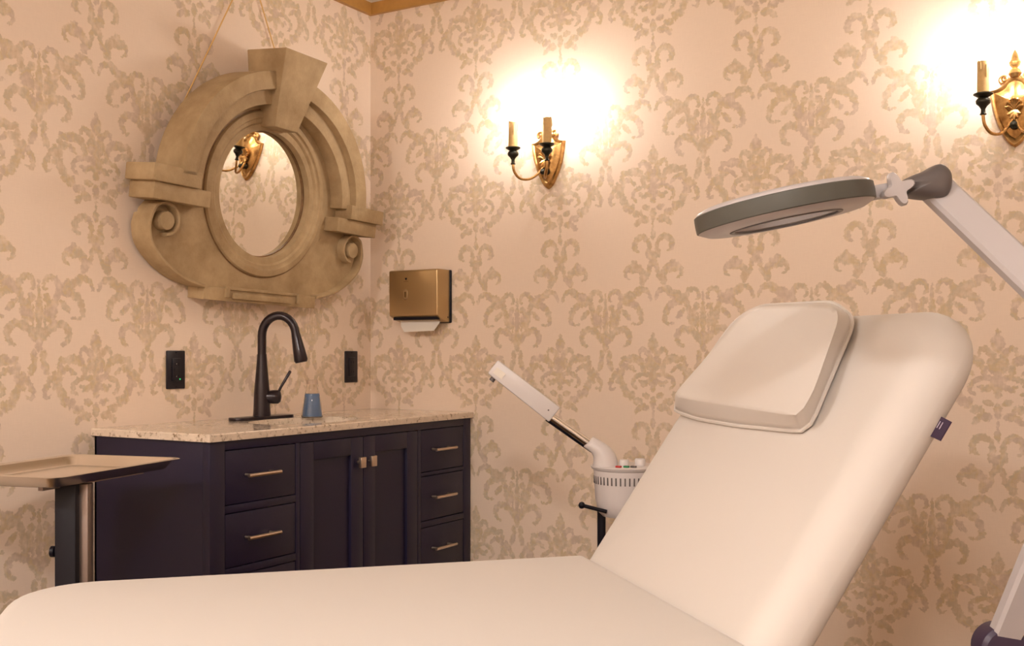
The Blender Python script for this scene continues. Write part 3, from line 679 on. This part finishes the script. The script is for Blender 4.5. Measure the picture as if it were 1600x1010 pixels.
# star-shaped friction knob in front of the joint
KC = U(1402, 296, 1.472)
star = []
for k in range(40):
    a = 2*PI*k/40; rr = .0118 + .0130*max(0, .5 + .5*math.cos(4*(a-.42)))**1.25; star.append((rr*math.cos(a), rr*math.sin(a)))
MB().rings([[KC + RT*x*s_ + UP*y*s_ + FW*d_ for x, y in star] for s_, d_ in ((.9, -.008), (1, -.005), (1, .005), (.9, .008))]).build('star_knob', M_['lampwhite'], lam, LL)
MB().cyl(KC, KC + FW*.035, .006, n=10).build('knob_stem', M_['chrome'], lam, LL)
# grey teardrop cover over the upper joint
tp = [(-.040, .001), (-.026, .010), (-.006, .018), (.010, .0265), (.020, .0255), (.029, .016), (.031, .002), (.027, -.014), (.018, -.0215), (-.004, -.021), (-.022, -.019), (-.034, -.016), (-.030, -.009)]
tp = [(v.x, v.y) for v in spline([(a, c, 0) for a, c in tp + tp[:1]], 4)][:-1]
MB().rings([[HJ + RT*x*s_ + UP*y*s_ + FW*d_ for x, y in tp] for s_, d_ in ((.12, -.0262), (.35, -.0255), (.58, -.0240), (.76, -.0215), (.90, -.0170), (.97, -.0115), (1, -.004), (1, .012), (.85, .018))]).build('joint_cover', M_['grey'], lam, LL, angle=70)

# ------------------------------------------------------------------ facial steamer
SDp = 2.78
sc_ = U(977, 760, SDp)
ste = thing('facial_steamer', 'white facial steamer with chrome neck on a black stand behind the bed', 'steamer', (sc_.x, sc_.y, 0)); TL_ = ste.location.copy()
ztop, zbot = U(977, 727, SDp).z, U(977, 800, SDp).z
cx_, cy_ = sc_.x, sc_.y
MB().lathe([(.060, zbot-.01), (.070, zbot), (.078, zbot+.03), (.083, ztop-.012), (.088, ztop-.008), (.090, ztop-.002), (.086, ztop), (.001, ztop+.001)], (cx_, cy_, 0), n=48).build('body', M_['white'], ste, TL_)
for k in range(44):
    a = 2*PI*k/44; c = Vector((cx_ + .0808*math.cos(a), cy_ + .0808*math.sin(a), ztop-.036)); rad_ = Vector((math.cos(a), math.sin(a), 0)); tn = Vector((-math.sin(a), math.cos(a), 0))
    MB().rings([[c + tn*x + UP*z + rad_*d_ for x, z in ((-.0018, -.010), (.0018, -.010), (.0018, .010), (-.0018, .010))] for d_ in (-.002, .0016)]).build('vent_slot', M_['grey'], ste, TL_, smooth=False)
def onlid(u, v): q = U(u, v, SDp); return Vector((q.x, q.y, ztop))
lid = lambda dx, dy: Vector((cx_, cy_, ztop)) + RT*dx - FW*dy
MB().lathe([(.013, 0), (.013, .014), (.011, .017), (.001, .017)], lid(-.006, .03), n=20).build('water_cap', M_['white'], ste, TL_)
MB().lathe([(.014, 0), (.014, .016), (.012, .019), (.001, .019)], lid(.036, .02), n=20).build('water_cap', M_['white'], ste, TL_)
for dx, m_ in ((-.024, 'red'), (-.004, 'green'), (.014, 'grey')):
    c = lid(dx, .066); MB().box((c.x-.007, c.y-.005, ztop), (c.x+.007, c.y+.005, ztop+.005)).build('button', M_[m_], ste, TL_, bevel=.001)
# neck: swivel elbow, chrome tube, flat nozzle arm
n0 = U(948, 724, SDp-.02); n1 = U(943, 708, SDp-.02); n2 = U(926, 697, SDp-.02); n3 = U(921, 693, SDp-.02)
er_ = []
for (ui, vi, uo, vo, dw) in ((925, 730, 966, 730, .030), (927, 722, 965, 720, .029), (927, 714, 961, 709, .027), (924, 708, 953, 699, .024), (919, 704, 942, 691, .020), (914, 700, 931, 685, .016), (912, 698, 927, 683, .012)):
    a_, c_ = U(ui, vi, SDp-.02), U(uo, vo, SDp-.02); m_ = (a_ + c_)/2; hx = (c_ - a_)/2
    er_.append([m_ + hx*math.cos(2*PI*k/20) + FW*dw*math.sin(2*PI*k/20) for k in range(20)])
MB().rings(er_).build('swivel_elbow', M_['white'], ste, TL_, angle=60)
MB().tube([U(926, 697, SDp-.02), U(855, 647, SDp-.02)], .0105, n=18).build('chrome_neck', M_['chrome'], ste, TL_)
MB().tube([U(926, 700, SDp-.005) - UP*.006, U(855, 650, SDp-.005) - UP*.006], .0085, n=14).build('hose', M_['black'], ste, TL_)
h0, h1 = U(866, 648, SDp-.02), U(770, 573, SDp-.02)
dh = (h1 - h0).normalized(); nh = dh.cross(FW).normalized(); nh = nh if nh.z > 0 else -nh
MB().rings([[q + nh*a*k + FW*c*k for a, c in ((-.0235,-.022),(.0235,-.022),(.0235,.022),(-.0235,.022))] for q, k in ((h0, 1.0), (h1, .92))]).build('nozzle_arm', M_['white'], ste, TL_, bevel=.004)
q = h1 - dh*.024
MB().rings([[q + dh*a + nh*(c - .003) - FW*d_ for a, c in ((-.014,-.009),(.014,-.009),(.014,.009),(-.014,.009))] for d_ in (.019, .0225)]).build('nozzle_label', M_['paper'], ste, TL_, smooth=False)
MB().cyl(h1 - dh*.02 - nh*.018, h1 - dh*.02 - nh*.032, .007, n=12).build('nozzle', M_['grey'], ste, TL_)
MB().cyl(h0 + dh*.02 - FW*.018, h0 + dh*.02 - FW*.0235, .0022, n=8).build('screw', M_['grey'], ste, TL_)
# stand with tightening handle
pz = U(930, 795, SDp).z
pc = Vector((cx_, cy_, 0)) - RT*.062 
MB().tube([Vector((cx_, cy_, zbot)), Vector((cx_, cy_, .09))], .014, n=14).build('pole', M_['black'], ste, TL_)
MB().tube([Vector((pc.x, pc.y, zbot+.02)), Vector((pc.x, pc.y, zbot-.16)), Vector((cx_, cy_, zbot-.22))], .011, n=12).build('stand_post', M_['black'], ste, TL_)
ha, hb2 = U(909, 790, SDp-.05), U(948, 800, SDp-.05)
MB().tube([ha, hb2], .005, n=10).build('handle_bar', M_['black'], ste, TL_)
MB().lathe([(.001, -.009), (.006, -.007), (.009, 0), (.006, .007), (.001, .009)], ha, n=14).build('handle_ball', M_['black'], ste, TL_)
for k in range(5):
    a = 2*PI*k/5 + .3; dv = Vector((math.cos(a), math.sin(a), 0)); c = Vector((cx_, cy_, 0))
    lg = MB().tube([c + UP*.10, c + dv*.24 + UP*.05], [.016, .010], n=8).build('base_leg', M_['black'], ste, TL_)
    sd_ = dv.cross(UP); MB().cyl(c + dv*.24 - sd_*.01 + UP*.022, c + dv*.24 + sd_*.01 + UP*.022, .022, n=14).build('castor', M_['grey'], lg, TL_)

# ------------------------------------------------------------------ instrument tray on its stand
TC = Vector((.378, -1.583, 0)); t1 = R(-76); T1 = Vector((math.cos(t1), math.sin(t1), 0)); T2 = Vector((-math.sin(t1), math.cos(t1), 0))
ZTR = .840
def tp_(x, y, z): return TC + T1*x + T2*y + UP*z
tra = thing('instrument_tray', 'shallow stainless steel tray with flared rim beside the vanity', 'tray', tuple(tp_(0, 0, ZTR-.024))); TRL = tra.location.copy()
rg = []
for hx, hy, z, rc in ((.180, .123, ZTR-.0255, .02), (.196, .139, ZTR-.0225, .024), (.208, .151, ZTR-.004, .026), (.214, .157, ZTR-.001, .028), (.221, .164, ZTR-.001, .03), (.222, .165, ZTR, .03), (.220, .163, ZTR+.001, .03), (.211, .154, ZTR+.001, .027), (.204, .147, ZTR-.003, .025), (.193, .136, ZTR-.0205, .022), (.178, .121, ZTR-.0225, .02)):
    rg.append([tp_(x, y, z) for x, y in rrect(-hx, hx, -hy, hy, [rc]*4, 6)])
MB().rings(rg).build('tray_pan', M_['steel'], tra, TRL, angle=50)
stand = thing('tray_stand', 'black and steel height-adjustable post stand under the instrument tray', 'stand', (0.44, -1.60, 0)); TSL = stand.location.copy()
p1 = U(108, 800, 2.30); p2 = U(133, 800, 2.315)
def post(c, w, d, z0, z1):
    return MB().rings([[(c + RT*x + FW*y).to_2d().to_3d() + UP*z for x, y in ((-w,-d),(w,-d),(w,d),(-w,d))] for z in (z0, z1)])
post(p1, .0225, .022, .07, ZTR-.0285).build('outer_post', M_['black'], stand, TSL, bevel=.003)
post(p2, .0125, .016, .07, ZTR-.0285).build('inner_post', M_['poststeel'], stand, TSL, bevel=.003)
kz = U(92, 865, 2.28).z
MB().lathe([(.006, 0), (.006, .006), (.012, .008), (.012, .016), (.004, .018)], Vector((p1.x, p1.y, kz)) - RT*.0225, tuple(-RT), n=14).build('height_knob', M_['black'], stand, TSL)
sup = MB()
for y in (-.08, .08): sup.rings([[tp_(x, y + a, z) for a, z in ((-.006, ZTR-.0345), (.006, ZTR-.0345), (.006, ZTR-.0262), (-.006, ZTR-.0262))] for x in (-.17, .17)])
for x in (-.12, .0, .12): sup.rings([[tp_(x + a, y, z) for a, z in ((-.006, ZTR-.0345), (.006, ZTR-.0345), (.006, ZTR-.0262), (-.006, ZTR-.0262))] for y in (-.08, .08)])
sup.build('tray_support', M_['poststeel'], stand, TSL)
pcen = Vector(((p1.x+p2.x)/2, (p1.y+p2.y)/2, 0))
for a in (0, PI/2, PI, 1.5*PI):
    dv = Vector((math.cos(a+.6), math.sin(a+.6), 0))
    lg = MB().tube([pcen + UP*.075, pcen + dv*.20 + UP*.055], [.018, .012], n=8).build('base_leg', M_['black'], stand, TSL)
    sd_ = dv.cross(UP); MB().cyl(pcen + dv*.20 - sd_*.01 + UP*.024, pcen + dv*.20 + sd_*.01 + UP*.024, .024, n=14).build('castor', M_['grey'], lg, TSL)
